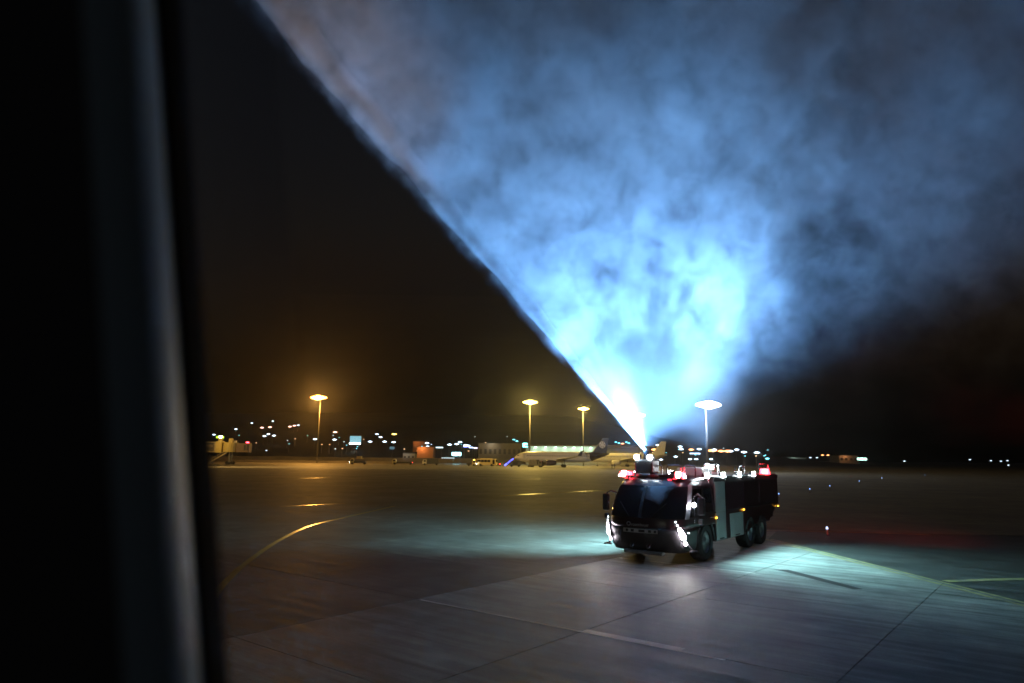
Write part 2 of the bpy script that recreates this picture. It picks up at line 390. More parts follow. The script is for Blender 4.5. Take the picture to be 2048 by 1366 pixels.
def cab_patch(a0, a1, z0, z1, xr, off, na=18, nz=8, zf=None):
    g = []
    for j in range(nz+1):
        row = []
        for i in range(na+1):
            f = i/na; aa = a0+(a1-a0)*f; lo, hi = (z0, z1) if zf is None else zf(f)
            row.append(cabP(aa, lo+(hi-lo)*j/nz, xr, off))
        g.append(row)
    return MB().loft(g, closed=False)
def cab_body(z0, z1, xr, nz=10):
    rings = [[cabP(-1+2*i/48, z0+(z1-z0)*j/nz, xr) for i in range(49)] for j in range(nz+1)]
    mb = MB().loft(rings, closed=True); n = 49
    mb.f += [tuple(range(n-1,-1,-1)), tuple(range(nz*n,(nz+1)*n))]; mb.m += [0,0]; return mb
cab_body(1.28, 3.0, -2.75, 14).build('cab', M_red, truck, True)
bump = cab_body(.45, 1.27, -1.05, 6).build('bumper', M_blk, truck, True)
ws = cab_patch(-.40,.40,1.62,2.72,-2.75,.012,26,10).build('windscreen', M_glass, truck, True)
cab_patch(-.003,.003,1.64,2.70,-2.75,.02,2,8).build('divider', M_blk, ws, True)
for s in (-1,1):
    MB().tube([cabP(s*.05,1.66,-2.75,.04), cabP(s*.16,2.15,-2.75,.04)], .012).build('wiper', M_blk, ws)
    cab_patch(s*.405,s*.475,1.60,2.78,-2.75,.02,4,10).build('pillar', M_alu if s>0 else M_blk, truck, True)
    sw = cab_patch(s*.48,s*.70,1.66,2.62,-2.75,.013,10,8).build('side_window', M_glass, truck, True)
    dr = cab_patch(s*.72,s*.985,1.32,2.72,-2.75,.012,6,8).build('door', M_red, truck, True)
    cab_patch(s*.745,s*.955,1.75,2.62,-2.75,.022,5,6).build('door_window', M_glass, dr, True)
    MB().box((-2.35,s*1.53,1.55),(.22,.05,.05)).build('handle', M_chr, dr)
    MB().tube([(-.62,s*1.56,1.45),(-.62,s*1.58,2.4)], .02).build('grab_rail', M_chr, truck)
# front plate, badge, hooks
cab_patch(-.10,.10,1.10,1.24,-1.05,.016,6,2).build('number_plate', M_plate, truck, True)
pl = truck.children[-1]
for i in range(5):
    a = -.075+.0365*i
    cab_patch(a,a+.018,1.125,1.215,-1.05,.022,2,2).build('character', M_blk, pl, True)
xf = sect(1.40)[0]
ring = MB().tube([(xf+.03, -.42+.07*math.cos(k*math.pi/8), 1.40+.06*math.sin(k*math.pi/8)) for k in range(17)], .014, 6).build('badge_ring', M_plate, truck)
text_mesh('badge_lettering', 'rosenbauer', .15, M_plate, truck, (xf+.022,.02,1.38), (R(90),0,R(90)))
for y in (-.32,.32):
    MB().tube([(.50,y-.06,.72),(.57,y-.06,.66),(.6,y-.03,.6),(.6,y+.03,.6),(.57,y+.06,.66),(.50,y+.06,.72)], .02).build('tow_hook', M_chr, truck)
MB().box((.36,.05,.42),(.25,1.5,.12)).build('skid_plate', mat('skid_grey',(.25,.25,.25),.5,.4), truck, bevel=.03)
# headlight clusters: diagonal strip of lenses
E_head = emis('headlight_glow', (1,.88,.98), 60); E_dot = emis('led_glow', (.82,.95,1), 5); E_red = emis('beacon_glow', (1,.02,.03), 30); E_redlo = emis('beacon_dim',(1,.03,.05), 4)
E_flood = emis('flood_lens', (.82,.97,1), 90); E_org = emis('marker_orange', (1,.42,.03), 9); E_hot = emis('turret_lens', (.85,.95,1), 200)
for s in (-1,1):
    def hp(f, o): return cabP(s*(.385-.10*f) if s<0 else s*(.30+.10*f), 1.36-.52*f, -1.05, o)
    hp_a = [hp(k/8,.03) for k in range(9)]
    hl = MB().tube(hp_a, [.05]+[.085]*7+[.05], 8).build('headlight', M_blk, truck, True)
    sizes = [(-.34,.032),(-.12,.04),(.14,.062),(.32,.085),(.50,.10),(.66,.10),(.90,.05),(1.1,.06)]
    for f, r in sizes:
        p = hp(f,.085); q = hp(f,.14); d = (q-p)
        MB().cyl(p, p+d*.35, r, r*.9, 12).build('lens', E_head if r > .05 else E_dot, hl)
    dirr = Vector((1,s*.03,-.07))
    lamp('headlight_beam', 'SPOT', hp(.6,.3), (1,1,.88), 95, .06, dirr, 85, .9, hl)
    MB().box(cabP(s*.47,1.14,-1.05,.03), (.05,.05,.035)).build('marker_lamp', E_dot, truck)
    # mirror
    p = cabP(s*.5,2.35,-2.75)
    mr = MB().tube([p, p+Vector((.35,s*.30,.12)), p+Vector((.42,s*.42,.05)), p+Vector((.42,s*.44,-.1))], .03).build('mirror', M_blk, truck)
    MB().box(p+Vector((.44,s*.46,-.30)), (.16,.26,.62)).build('mirror_housing', M_blk, mr, bevel=.05)
    MB().box(p+Vector((.45,s*.42,-.82)), (.12,.2,.2)).build('lower_mirror', M_blk, mr, bevel=.04)
    MB().tube([cabP(s*.46,.8,-1.05), cabP(s*.46,.8,-1.05)+Vector((.02,s*.12,-.14)), cabP(s*.46,.8,-1.05)+Vector((.02,s*.22,-.24))], .03).build('sensor_bracket', M_blk, truck)
    MB().cyl(cabP(s*.46,.8,-1.05)+Vector((.02,s*.24,-.27)), cabP(s*.46,.8,-1.05)+Vector((.02,s*.24,-.22)), .16,.12,12).build('sensor_disc', M_blk, truck)
wl = MB().box(cabP(.50,2.10,-2.75,.06), (.14,.10,.10)).build('cab_side_lamp', M_blk, truck)
c = cabP(.49,2.08,-2.75,.14); MB().cyl(c, c+Vector((.05,.03,0)), .075,.06,12).build('lens', emis('side_lamp_glow',(.9,.85,1),60), wl)
# rear body with wheel cut-outs
def arc(cx, r, z0, rev=True):
    a0 = math.asin((z0-.68)/r); pts = [(cx+r*math.cos(a), .68+r*math.sin(a)) for a in [math.pi-a0-(math.pi-2*a0)*k/12 for k in range(13)]]
    return pts
XR = -11.15
poly = [(-2.80,.62)] + [(-2.80,3.0),(-11.05,3.0),(XR,2.8),(XR,1.75),(-9.6,.95)] + arc(-8.5,.76,.95)[::-1] + arc(-6.9,.76,.95)[::-1] + [(-6.0,.62)]
body = MB().prism(poly, -1.48, 1.48).build('body', M_red, truck)
MB().box((-6.9,0,3.03),(8.3,2.9,.06)).build('roof_deck', mat('roof_deck',(.25,.25,.26),.6,.3,noise=.2,nscale=6), truck)
for s in (-1,1):
    MB().box((-6.9,s*1.50,2.93),(8.3,.06,.16)).build('roof_rail', M_blk, truck)
    sh = MB().box((-3.40,s*1.495,1.78),(1.06,.03,2.25)).build('roller_shutter', M_alu, truck)
    for k in range(22):
        MB().box((-3.40,s*1.513,.75+k*.097),(1.02,.012,.082)).build('slat', M_alu, sh)
    MB().box((-3.4,s*1.53,.70),(.4,.03,.04)).build('handle', M_blk, sh)
    lk = MB().box((-5.20,s*1.495,1.10),(1.55,.03,.92)).build('locker_door', M_alu, truck, bevel=.01)
    MB().box((-5.2,s*1.52,.70),(.5,.03,.04)).build('handle', M_blk, lk)
    for x0,x1,z0,z1 in ((-4.05,-6.1,1.66,2.75),(-6.2,-8.2,1.75,2.75),(-8.3,-10.9,1.85,2.75)):
        MB().box(((x0+x1)/2,s*1.49,(z0+z1)/2),(abs(x1-x0),.024,z1-z0)).build('side_panel', M_red, truck, bevel=.006)
    MB().box((-6.9,s*1.50,1.70),(8.2,.03,.05)).build('rub_strip', M_blk, truck)
    for x, z in ((-2.86,1.50),(-6.02,1.64),(-10.9,1.55)):
        MB().box((x,s*1.53,z),(.10,.04,.05)).build('marker_lamp', E_org, truck)
    for k, x in enumerate((-2.04,-3.76,-5.66,-7.5)):
        fl = MB().box((x,s*1.46,3.10),(.34,.14,.15)).build('roof_floodlight', M_blk, truck, bevel=.02)
        MB().box((x,s*1.54,3.09),(.34,.03,.19)).build('lens', E_flood, fl)
        lamp('flood_beam', 'SPOT', (x,s*1.62,3.06), (.42,.93,1.0), 1000 if s>0 else 3000, .08, (0,s*.95,-.68), 104, .8, fl)
        MB().box((x-.25,s*1.50,2.90),(.06,.06,.12)).build('bracket', M_chr, truck)
    MB().box((-10.2,s*1.2,1.2),(1.5,.1,.3)).build('rear_step', M_blk, truck)
# wheels
def wheel(x, s):
    tv = []; prof = [(.40,-.24),(.60,-.25),(.665,-.20),(.68,-.1),(.68,.1),(.665,.20),(.60,.25),(.40,.24)]
    n = 36; rings = []
    for k in range(n):
        a = 2*math.pi*k/n; kk = 1.0 if k % 2 else .978
        rings.append([Vector((r*(kk if r > .63 else 1)*math.cos(a), y, r*(kk if r > .63 else 1)*math.sin(a))) for r, y in prof])
    rings.append(rings[0])
    wh = empty('wheel', (x, s*1.24, .68), 0, truck)
    MB().loft(rings, closed=True).build('tyre', M_rub, wh)
    rim = MB(); rim.loft([[Vector((r*math.cos(2*math.pi*k/20), s*y, r*math.sin(2*math.pi*k/20))) for k in range(20)] for r,y in ((.41,.22),(.38,.12),(.18,.10),(.16,.18),(.02,.19))], True)
    rim.build('rim', M_rim, wh, True)
for x in (-1.9,-6.9,-8.5):
    for s in (-1,1): wheel(x, s)
for s in (-1,1):
    MB().tube([(-1.9+.80*math.cos(a), s*1.46, .70+.80*math.sin(a)) for a in [math.pi*k/14 for k in range(15)]], .05).build('wheel_arch', M_blk, truck)
MB().box((-5.5,0,.72),(9.6,.9,.3)).build('chassis', M_blk, truck)
# red beacons on the cab roof and the rear
for s in (-1,1):
    bc = MB().box((-.62,s*1.02,3.02),(.52,.42,.10)).build('beacon', M_blk, truck, bevel=.02)
    for k in range(4):
        MB().box((-.45-.10*k, s*(1.12-.0*k)-.03*k*s, 3.10+.02*(k%2)),(.09,.34,.20)).build('lens', E_red if k < 3 else E_redlo, bc, bevel=.03)
    for k in range(2):
        MB().box((-.36,s*(.98-.2*k),2.99-.04*k),(.05,.12,.05)).build('lens', E_redlo, bc)
    MB().box((-.42,s*1.10,3.13),(.14,.16,.24)).build('core', emis('beacon_core',(1,.42,.35),14), bc, bevel=.02)
    lamp('beacon_light','POINT',(-.5,s*1.35,3.3),(1,.03,.04), 22, .1, parent=bc)
    MB().box((-.50,s*1.28,3.06),(.10,.10,.08)).build('marker_lamp', emis('marker_white',(.85,.95,1),30), truck)
    rb = MB().cyl((-9.6,s*1.38,3.04),(-9.6,s*1.38,3.30), .24,.18,14).build('rear_beacon', E_red, truck)
    MB().cyl((-9.42,s*1.44,3.10),(-9.42,s*1.44,3.26),.11,.10,10).build('core', MATS['beacon_core'], rb)
    lamp('beacon_light','POINT',(-9.6,s*1.62,3.35),(1,.03,.04), 22, .1, parent=rb)
    MB().box((-11.18,s*1.3,2.72),(.05,.16,.10)).build('tail_lamp', E_redlo, truck)
# roof rails, hatch, equipment
def urail(x0, x1, y, z1=3.52, z0=3.03, dx=0):
    MB().tube([(x0,y,z0),(x0,y,z1-.08),(x0-.05,y,z1),(x1+.05,y,z1),(x1,y,z1-.08),(x1,y,z0)], .03).build('roof_handrail', M_chr, truck)
def crail(x, y0, y1, z1=3.46, z0=2.99):
    MB().tube([(x,y0,z0),(x,y0,z1-.08),(x,y0+.06,z1),(x,y1-.06,z1),(x,y1,z1-.08),(x,y1,z0)], .03).build('roof_handrail', M_chr, truck)
crail(-1.55,-.55,-.05); crail(-1.55,.15,.72); crail(-1.55,.85,1.28)
urail(-2.9,-4.0,1.30); urail(-9.0,-10.4,1.30); urail(-9.0,-10.4,-1.30); urail(-6.6,-7.3,1.2,3.42)
MB().box((-1.3,.42,3.05),(.55,.75,.10)).build('roof_hatch', M_blk, truck, bevel=.03)
MB().box((-1.02,.42,3.11),(.03,.55,.03)).build('hatch_edge', M_chr, truck)
MB().box((-3.6,.5,3.22),(1.1,.9,.30)).build('roof_locker', M_alu, truck, bevel=.03)
MB().box((-5.6,-.4,3.2),(1.8,.9,.28)).build('roof_tank', M_alu, truck, bevel=.06)
MB().cyl((-4.9,.9,3.06),(-4.9,.9,3.5),.05).build('vent_pipe', M_chr, truck)
for x in (-6.3,-7.2): MB().tube([(x,1.1,3.05),(x-.12,1.1,3.4)], .03).build('roof_bracket', M_chr, truck)
wk = MB().box((-4.35,.75,3.42),(.22,.34,.24)).build('work_light', M_blk, truck, bevel=.02)
MB().box((-4.21,.82,3.42),(.03,.30,.20)).build('lens', E_hot, wk)
lamp('work_beam','POINT',(-4.0,.9,3.55),(.88,.95,1), 160, .12, parent=wk)
lamp('work_beam_up','SPOT',(-3.9,.7,3.75),(.24,.53,1), 22000, .12, (.75,-.12,1), 100, .7, parent=wk)
# roof turret
TX, TY = -.75, -.30
MB().cyl((TX,TY,2.98),(TX,TY,3.16), .42,.40,20).build('turret_ring', M_blk, truck, True)
tur = MB().box((TX,TY,3.42),(.62,.74,.52)).build('turret', M_blk, truck, bevel=.06)
NOZ = Vector((TX+.05,TY,3.98))
MB().cyl((TX,TY,3.62),NOZ, .13,.10,14).build('nozzle', M_blk, tur, True)
for dy in (-.27,.27):
    tl = MB().box((TX+.20,TY+dy,3.74),(.18,.22,.20)).build('turret_lamp', M_blk, tur, bevel=.02)
    MB().cyl((TX+.29,TY+dy,3.75),(TX+.34,TY+dy,3.76),.10,.09,14).build('lens', E_hot, tl)
TM = Matrix.Translation(T0) @ Matrix.Rotation(R(180)+TA, 4, 'Z')
N0 = TM @ NOZ

# ------------------------------------------------------------------ water: jet and drifting spray, lit by the turret lamps
JEND = at(512, -40, 19.3)
JV = JEND-N0
def jetP(t): return N0+JV*t+Vector((0,0,1.1*4*t*(1-t)*.16))
def vol_mat(name):
    m = bpy.data.materials.new(name); m.use_nodes = True; t = m.node_tree
    for n in list(t.nodes):
        if n.type != 'OUTPUT_MATERIAL': t.nodes.remove(n)
    v = t.nodes.new('ShaderNodeVolumePrincipled'); t.links.new(v.outputs[0], t.nodes['Material Output'].inputs['Volume'])
    v.inputs['Color'].default_value = (.96,.97,1,1)
    return m, t, v
class NB:
    def __init__(s, t): s.t = t; s.L = t.links
    def m(s, op, a, b=0.0, c=0.0):
        n = s.t.nodes.new('ShaderNodeMath'); n.operation = op
        for i, q in enumerate((a,b,c)):
            if isinstance(q,(int,float)): n.inputs[i].default_value = q
            else: s.L.new(q, n.inputs[i])
        return n.outputs[0]
    def rng(s, x, a, b, c, d, smooth=True):
        n = s.t.nodes.new('ShaderNodeMapRange'); s.L.new(x, n.inputs[0]); n.interpolation_type = 'SMOOTHSTEP' if smooth else 'LINEAR'
        for i, q in enumerate((a,b,c,d)):
            if isinstance(q,(int,float)): n.inputs[i+1].default_value = q
            else: s.L.new(q, n.inputs[i+1])
        return n.outputs[0]
    def noise(s, vec, sc, det, ro=.55, dist=0.0):
        n = s.t.nodes.new('ShaderNodeTexNoise'); n.inputs['Scale'].default_value = sc; n.inputs['Detail'].default_value = det
        n.inputs['Roughness'].default_value = ro; n.inputs['Distortion'].default_value = dist
        s.L.new(vec, n.inputs['Vector']); return n.outputs['Fac']
def make_jet():
    rings = []; n = 20; K = 90
    for k in range(K+1):
        t = k/K*1.22; p = jetP(t); s = t*JV.length
        d = (jetP(t+.01)-jetP(t)).normalized(); q = d.to_track_quat('Z','Y')
        r = .06+.026*s
        ring = []
        for i in range(n):
            a = 2*math.pi*i/n; u = Vector((math.cos(a),math.sin(a),0))
            rr = r*(1+.38*min(1,s/3)*mnoise.noise(Vector((u.x*.8,u.y*.8,s*.55)))+.24*min(1,s/2)*mnoise.noise(Vector((u.x*1.6,u.y*1.6,s*1.9))))
            ring.append(p+q @ (u*rr))
        rings.append(ring)
    m, t, v = vol_mat('water_jet_spray'); b = NB(t)
    tc = t.nodes.new('ShaderNodeTexCoord'); g = t.nodes.new('ShaderNodeNewGeometry')
    ln = t.nodes.new('ShaderNodeVectorMath'); ln.operation = 'DISTANCE'; ln.inputs[1].default_value = N0; t.links.new(g.outputs['Position'], ln.inputs[0])
    nz = b.noise(g.outputs['Position'], 1.1, 3, .6)
    den = b.m('DIVIDE', 2.8, b.m('ADD', .25, b.m('MULTIPLY', ln.outputs['Value'], .30)))
    den = b.m('MULTIPLY', den, b.rng(nz,.3,.7,.25,1.3))
    t.links.new(den, v.inputs['Density'])
    o = MB().loft(rings, True, True).build('water_jet', m, None, True)
    return tag(o, 'white water jet shooting up at an angle from the turret of the fire truck', 'water jet')
make_jet()

def make_mist():
    m, t, v = vol_mat('water_mist'); b = NB(t)
    g = t.nodes.new('ShaderNodeNewGeometry'); P = g.outputs['Position']
    sx = t.nodes.new('ShaderNodeSeparateXYZ'); t.links.new(P, sx.inputs[0]); X, Y, Z = sx.outputs
    dx = b.m('SUBTRACT', X, N0.x); dz = b.m('SUBTRACT', Z, N0.z); dy = b.m('SUBTRACT', Y, N0.y)
    L_ = math.hypot(JV.x, JV.z); jx, jz = JV.x/L_, JV.z/L_
    s = b.m('ADD', b.m('MULTIPLY', dx, jx), b.m('MULTIPLY', dz, jz))
    d = b.m('ADD', b.m('MULTIPLY', dx, jz), b.m('MULTIPLY', dz, -jx))          # right of the jet
    r = b.m('SQRT', b.m('ADD', b.m('MULTIPLY', s, s), b.m('MULTIPLY', d, d)))
    th = b.m('ARCTAN2', d, s)
    # the sheet of spray follows the jet in depth, drifts straight across on the lee side
    lee = b.m('MAXIMUM', s, 0.0)
    yc = b.m('MULTIPLY', lee, JV.y/L_)
    w_ = b.m('ADD', .45, b.m('MULTIPLY', r, .16))
    q = b.m('DIVIDE', b.m('SUBTRACT', dy, yc), w_)
    gauss = b.m('EXPONENT', b.m('MULTIPLY', b.m('MULTIPLY', q, q), -1.0))
    big = b.noise(P, .20, 3, .55, .5)
    cv = t.nodes.new('ShaderNodeCombineXYZ')
    for k_, q_ in enumerate((b.m('MULTIPLY', r, .34), b.m('MULTIPLY', th, 4.2), b.m('MULTIPLY', dy, .5))): t.links.new(q_, cv.inputs[k_])
    wisp = b.noise(cv.outputs[0], 1.0, 5, .66, .35)
    fine = b.noise(P, .95, 6, .66, .5)
    nz = b.m('MULTIPLY', b.m('MULTIPLY', b.rng(big,.36,.64,.22,1.35), b.rng(wisp,.34,.70,.30,1.7)), b.rng(fine,.35,.69,.15,1.95))
    mixn = b.rng(r, 1.0, 6.0, 0, 1)
    nz = b.m('ADD', b.m('MULTIPLY', nz, mixn), b.m('MULTIPLY', b.m('SUBTRACT', 1.0, mixn), .7))
    edge = b.rng(b.m('ADD', d, b.m('MULTIPLY', b.m('SUBTRACT', fine, .5), 1.1)), -.16, .24, 0, 1)
    thn = b.m('ADD', th, b.m('ADD', b.m('MULTIPLY', b.m('SUBTRACT', big, .5), 1.2), b.m('MULTIPLY', b.m('SUBTRACT', wisp, .5), .5)))
    fan = b.m('MULTIPLY', b.rng(thn, 1.12, 2.0, 1, .14), b.rng(thn, 1.8, 2.35, 1, 0))
    ridge = b.m('ADD', 1.0, b.m('MULTIPLY', b.m('MULTIPLY', b.rng(thn, .85, 1.15, 0, 1), b.rng(thn, 1.2, 1.6, 1, 0)), b.m('MULTIPLY', b.rng(r, 5.0, 11.0, 1.7, 0), b.rng(r, 2.2, 4.8, 0, 1))))
    plume = b.m('EXPONENT', b.m('MULTIPLY', b.m('POWER', b.m('DIVIDE', b.m('SUBTRACT', th, .26), .20), 2.0), -1.0))
    prof = b.m('ADD', b.m('MINIMUM', b.m('ADD', b.m('POWER', b.m('DIVIDE', r, 9.0), 1.6), .01), 3.2), b.m('MULTIPLY', plume, .30))
    den = b.m('DIVIDE', .54, w_)
    for f in (gauss, nz, edge, fan, ridge, prof): den = b.m('MULTIPLY', den, f)
    den = b.m('MAXIMUM', b.m('SUBTRACT', den, .0015), 0)
    t.links.new(den, v.inputs['Density'])
    v.inputs['Anisotropy'].default_value = .1
    # closed body: a wedge fanning out from the nozzle
    pts = []; 
    J = Vector((jx,0,jz)); W = Vector((jz,0,-jx))
    def ring(rr, hw):
        out = []
        for k in range(13):
            a = -.06+2.35*k/12; c = N0+(J*math.cos(a)+W*math.sin(a))*rr
            c.y += max(0,math.cos(a)*rr)*JV.y/L_; out.append((c, hw))
        return out
    mb = MB(); rings = []
    for rr, hw in ((.25,.5),(3,1.9),(8,3.6),(14,5.4),(21,7.6),(28,9.5),(36,12)):
        ps = ring(rr, hw)
        rings.append([c-Vector((0,h,0)) for c,h in ps]+[c+Vector((0,h,0)) for c,h in reversed(ps)])
    mb.loft(rings, True, True)
    o = mb.build('spray_mist', m); tag(o, 'cloud of blue lit water mist drifting away from the jet', kind='stuff')
    m.cycles.volume_sampling = 'MULTIPLE_IMPORTANCE'
    m.cycles.volume_step_rate = .8
make_mist()
tw = TM.to_3x3()
def to_truck(v): return tw.inverted() @ Vector(v)
lamp('turret_beam','SPOT', NOZ+to_truck((-.50,-.40,-.22)), (.16,.46,1.0), 33000, .15, to_truck((-.22,-.10,1)), 165, .5, tur)

# ------------------------------------------------------------------ airliners
M_ac = mat('airliner_white', (.74,.72,.68), .35, noise=.06, nscale=.4)
M_pur = mat('airliner_purple', (.018,.014,.045), .35)
M_eng = mat('engine_dark', (.05,.03,.06), .4)
M_gear = mat('gear_grey', (.18,.18,.18), .6)
M_win = mat('cabin_window', (.05,.05,.06), .2)
def airliner(name, loc, rz, livery, label):
    t = empty(name, loc, rz); tag(t, label, 'airliner')
    R_ = 2.0; zc = 3.95
    # fuselage along x, nose at -18
    st = [(-18.3,.08,-.45),(-18.0,.5,-.40),(-17.2,1.05,-.26),(-16,1.5,-.12),(-14.2,1.86,-.03),(-12,2.0,0),(-4,2.0,0),(6,2.0,0),(9,1.95,.05),(11.5,1.7,.28),(14,1.28,.66),(16.5,.8,1.06),(18.6,.32,1.4),(19.2,.12,1.5)]
    def rings(sub): return [[Vector((x, r*math.cos(2*math.pi*k/24), zc+dz+r*1.03*math.sin(2*math.pi*k/24))) for k in range(24)] for x,r,dz in sub]
    if livery:
        cut = 11.5
        a = [s for s in st if s[0] <= cut]; b = [s for s in st if s[0] >= cut]
        # paint edge slants: lower vertices sit further back
        ra = rings(a); rb = rings(b)
        for k in range(24):
            dx = -(ra[-1][k].z-zc-.28)*.9-1.0
            ra[-1][k] += Vector((dx,0,0)); rb[0][k] += Vector((dx,0,0))
        MB().loft(ra, True, True).build('fuselage', M_ac, t, True)
        MB().loft(rb, True, True).build('tail_cone', M_pur, t, True)
    else:
        MB().loft(rings(st), True, True).build('fuselage', M_ac, t, True)
    # a wing runs root to tip, y is the span
    for s in (-1,1):
        w_ = MB(); sec = []
        for y, x0, c, z, th in ((1.2,-4.6,6.6,2.75,.75),(6.5,-1.6,4.0,3.25,.45),(16.6,4.2,1.6,4.3,.16)):
            sec.append([Vector((x0,s*y,z)),Vector((x0+c*.3,s*y,z+th*.6)),Vector((x0+c,s*y,z+.05)),Vector((x0+c*.3,s*y,z-th*.4))])
        w_.loft(sec, True, True); w_.build('wing', M_ac, t)
        MB().prism([(4.2,4.3),(5.8,4.3),(6.4,6.2),(5.6,6.2)], s*16.55-.05, s*16.55+.05).build('winglet', M_pur if livery else M_ac, t)
        e = MB(); prof = [(-6.4,.95),(-6.2,1.08),(-5.2,1.12),(-3.6,1.0),(-2.4,.72)]
        e.loft([[Vector((x, s*5.75+r*math.cos(2*math.pi*k/18), 1.75+r*math.sin(2*math.pi*k/18))) for k in range(18)] for x,r in prof], True, True)
        en = e.build('engine', M_eng if livery else M_ac, t, True)
        MB().cyl((-6.43,s*5.75,1.75),(-6.38,s*5.75,1.75),.86,.86,18).build('fan', M_gear, en)
        MB().box((-3.6,s*5.75,2.95),(2.6,.3,.5)).build('pylon', M_ac, t)
        g = MB().cyl((1.0,s*3.8,.6),(.8,s*3.8,2.9),.14,.18,8).build('main_gear', M_gear, t)
        for dy in (-.36,.36): MB().cyl((1.0,s*3.8+dy-.16,.58),(1.0,s*3.8+dy+.16,.58),.58,.58,16).build('tyre', M_rub, g)
        tp = MB(); tp.loft([[Vector((x0,s*y,z)),Vector((x0+c*.3,s*y,z+.16)),Vector((x0+c,s*y,z)),Vector((x0+c*.3,s*y,z-.12))] for y,x0,c,z in ((.5,13.6,3.2,4.95),(6.2,16.4,1.5,5.55))], True, True)
        tp.build('tailplane', M_pur if livery else M_ac, t)
    ng = MB().cyl((-12.6,0,.4),(-12.6,0,2.2),.10,.12,8).build('nose_gear', M_gear, t)
    for dy in (-.25,.25): MB().cyl((-12.6,dy-.1,.38),(-12.6,dy+.1,.38),.38,.38,14).build('tyre', M_rub, ng)
    fin = MB().prism([(11.0,5.75),(12.6,6.2),(16.6,11.6),(18.9,11.6),(18.0,5.6)], -.18, .18).build('fin', M_pur if livery else M_ac, t, bevel=.08)
    if livery:
        em = MB(); n = 28; cx, cz, r0 = 16.35, 8.9, 1.25
        for s in (-1,1):
            y = s*.2
            em.add([(cx,y,cz)]+[(cx+r0*math.cos(2*math.pi*k/n),y,cz+r0*1.08*math.sin(2*math.pi*k/n)) for k in range(n)], [(0,1+k,1+(k+1)%n) for k in range(n)])
        eo = em.build('tail_emblem', mat('emblem_white',(.85,.86,.9),.5), fin)
        for s in (-1,1):
            for ang in (8,62,118,184,236,292):
                a = R(ang); c = Vector((cx+.85*math.cos(a), s*.215, cz+.9*math.sin(a))); q = MB()
                q.add([c+Vector((.36*math.cos(a)*u-.17*math.sin(a)*v,0,.36*math.sin(a)*u+.17*math.cos(a)*v)) for u,v in ((-1,0),(0,-1),(1,0),(0,1))], [(0,1,2,3)])
                q.build('emblem_mark', M_pur, fin)
    wn = MB()
    for k in range(38):
        x = -13.4+k*.66
        if x > 10.4: break
        for s in (-1,1): wn.box((x, s*1.955, zc+.45),(.28,.12,.36))
    tag(wn.build('window_row', M_win, t), kind='stuff')
    for x in (-14.6, 10.6): 
        MB().box((x,-1.9,zc+.25),(.85,.12,1.9)).build('cabin_door', mat('door_white',(.62,.6,.57),.4), t)
    ck = MB()
    for s in (-1,1): ck.box((-16.9,s*.95,zc+.55),(.7,.5,.4), rot=Matrix.Rotation(s*R(-32),3,'Z'))
    ck.build('cockpit_window', M_win, t)
    return t
p = at(1122, 930, 272); airliner('airliner', (p.x,p.y,0), R(2), True, 'parked white airliner with dark purple tail bearing a round white emblem')
p = at(1250, 930, 318); airliner('airliner', (p.x,p.y,0), R(-4), False, 'second white airliner mostly hidden behind the fire truck and purple tail')

# ------------------------------------------------------------------ ground vehicles by the airliners
M_vy = mat('vehicle_yellow', (.62,.5,.2), .5, noise=.1); M_vw = mat('vehicle_white', (.6,.57,.5), .5, noise=.1); M_vd = mat('vehicle_dark', (.05,.05,.05), .5)
E_spot = emis('vehicle_lamp', (.95,.97,1), 40); E_vred = emis('vehicle_red', (1,.05,.03), 8); E_vor = emis('vehicle_beacon', (1,.5,.05), 26); E_vblue = emis('stair_blue', (.06,.08,1), 7)
def vwheels(t, xs, wd, r):
    for x in xs:
        for s in (-1,1): MB().cyl((x,s*wd/2-.14,r),(x,s*wd/2+.14,r), r, r, 14).build('wheel', M_rub, t)
def bus(px, D):
    p = gnd(px, 933); p = at(px, 932, D); t = empty('apron_bus', (p.x,p.y,0), R(-12)); tag(t, 'yellowish passenger bus parked on the apron left of the airliner', 'bus')
    MB().prism([(-4.1,.45),(4.05,.45),(4.1,1.6),(3.75,2.95),(-4.1,2.95)], -1.25,1.25).build('body', M_vy, t, bevel=.08)
    MB().box((-.4,0,3.05),(5.0,1.6,.22)).build('roof_unit', M_vy, t, bevel=.05)
    for k in range(4): MB().box((-3.0+k*1.35,-1.26,2.1),(1.2,.04,.95)).build('window', M_glass, t)
    MB().box((-3.9,-1.26,1.9),(.3,.04,1.4)).build('window', M_glass, t)
    MB().box((3.05,-1.26,1.75),(.9,.04,1.9)).build('door', M_glass, t)
    MB().box((3.98,0,2.15),(.12,2.2,1.2), rot=Matrix.Rotation(R(-14),3,'Y')).build('windscreen', M_glass, t)
    vwheels(t, (-2.4,2.2), 2.4, .48)
    MB().box((4.1,-.9,.9),(.06,.3,.2)).build('headlight', M_plate, t)
bus(974, 285)
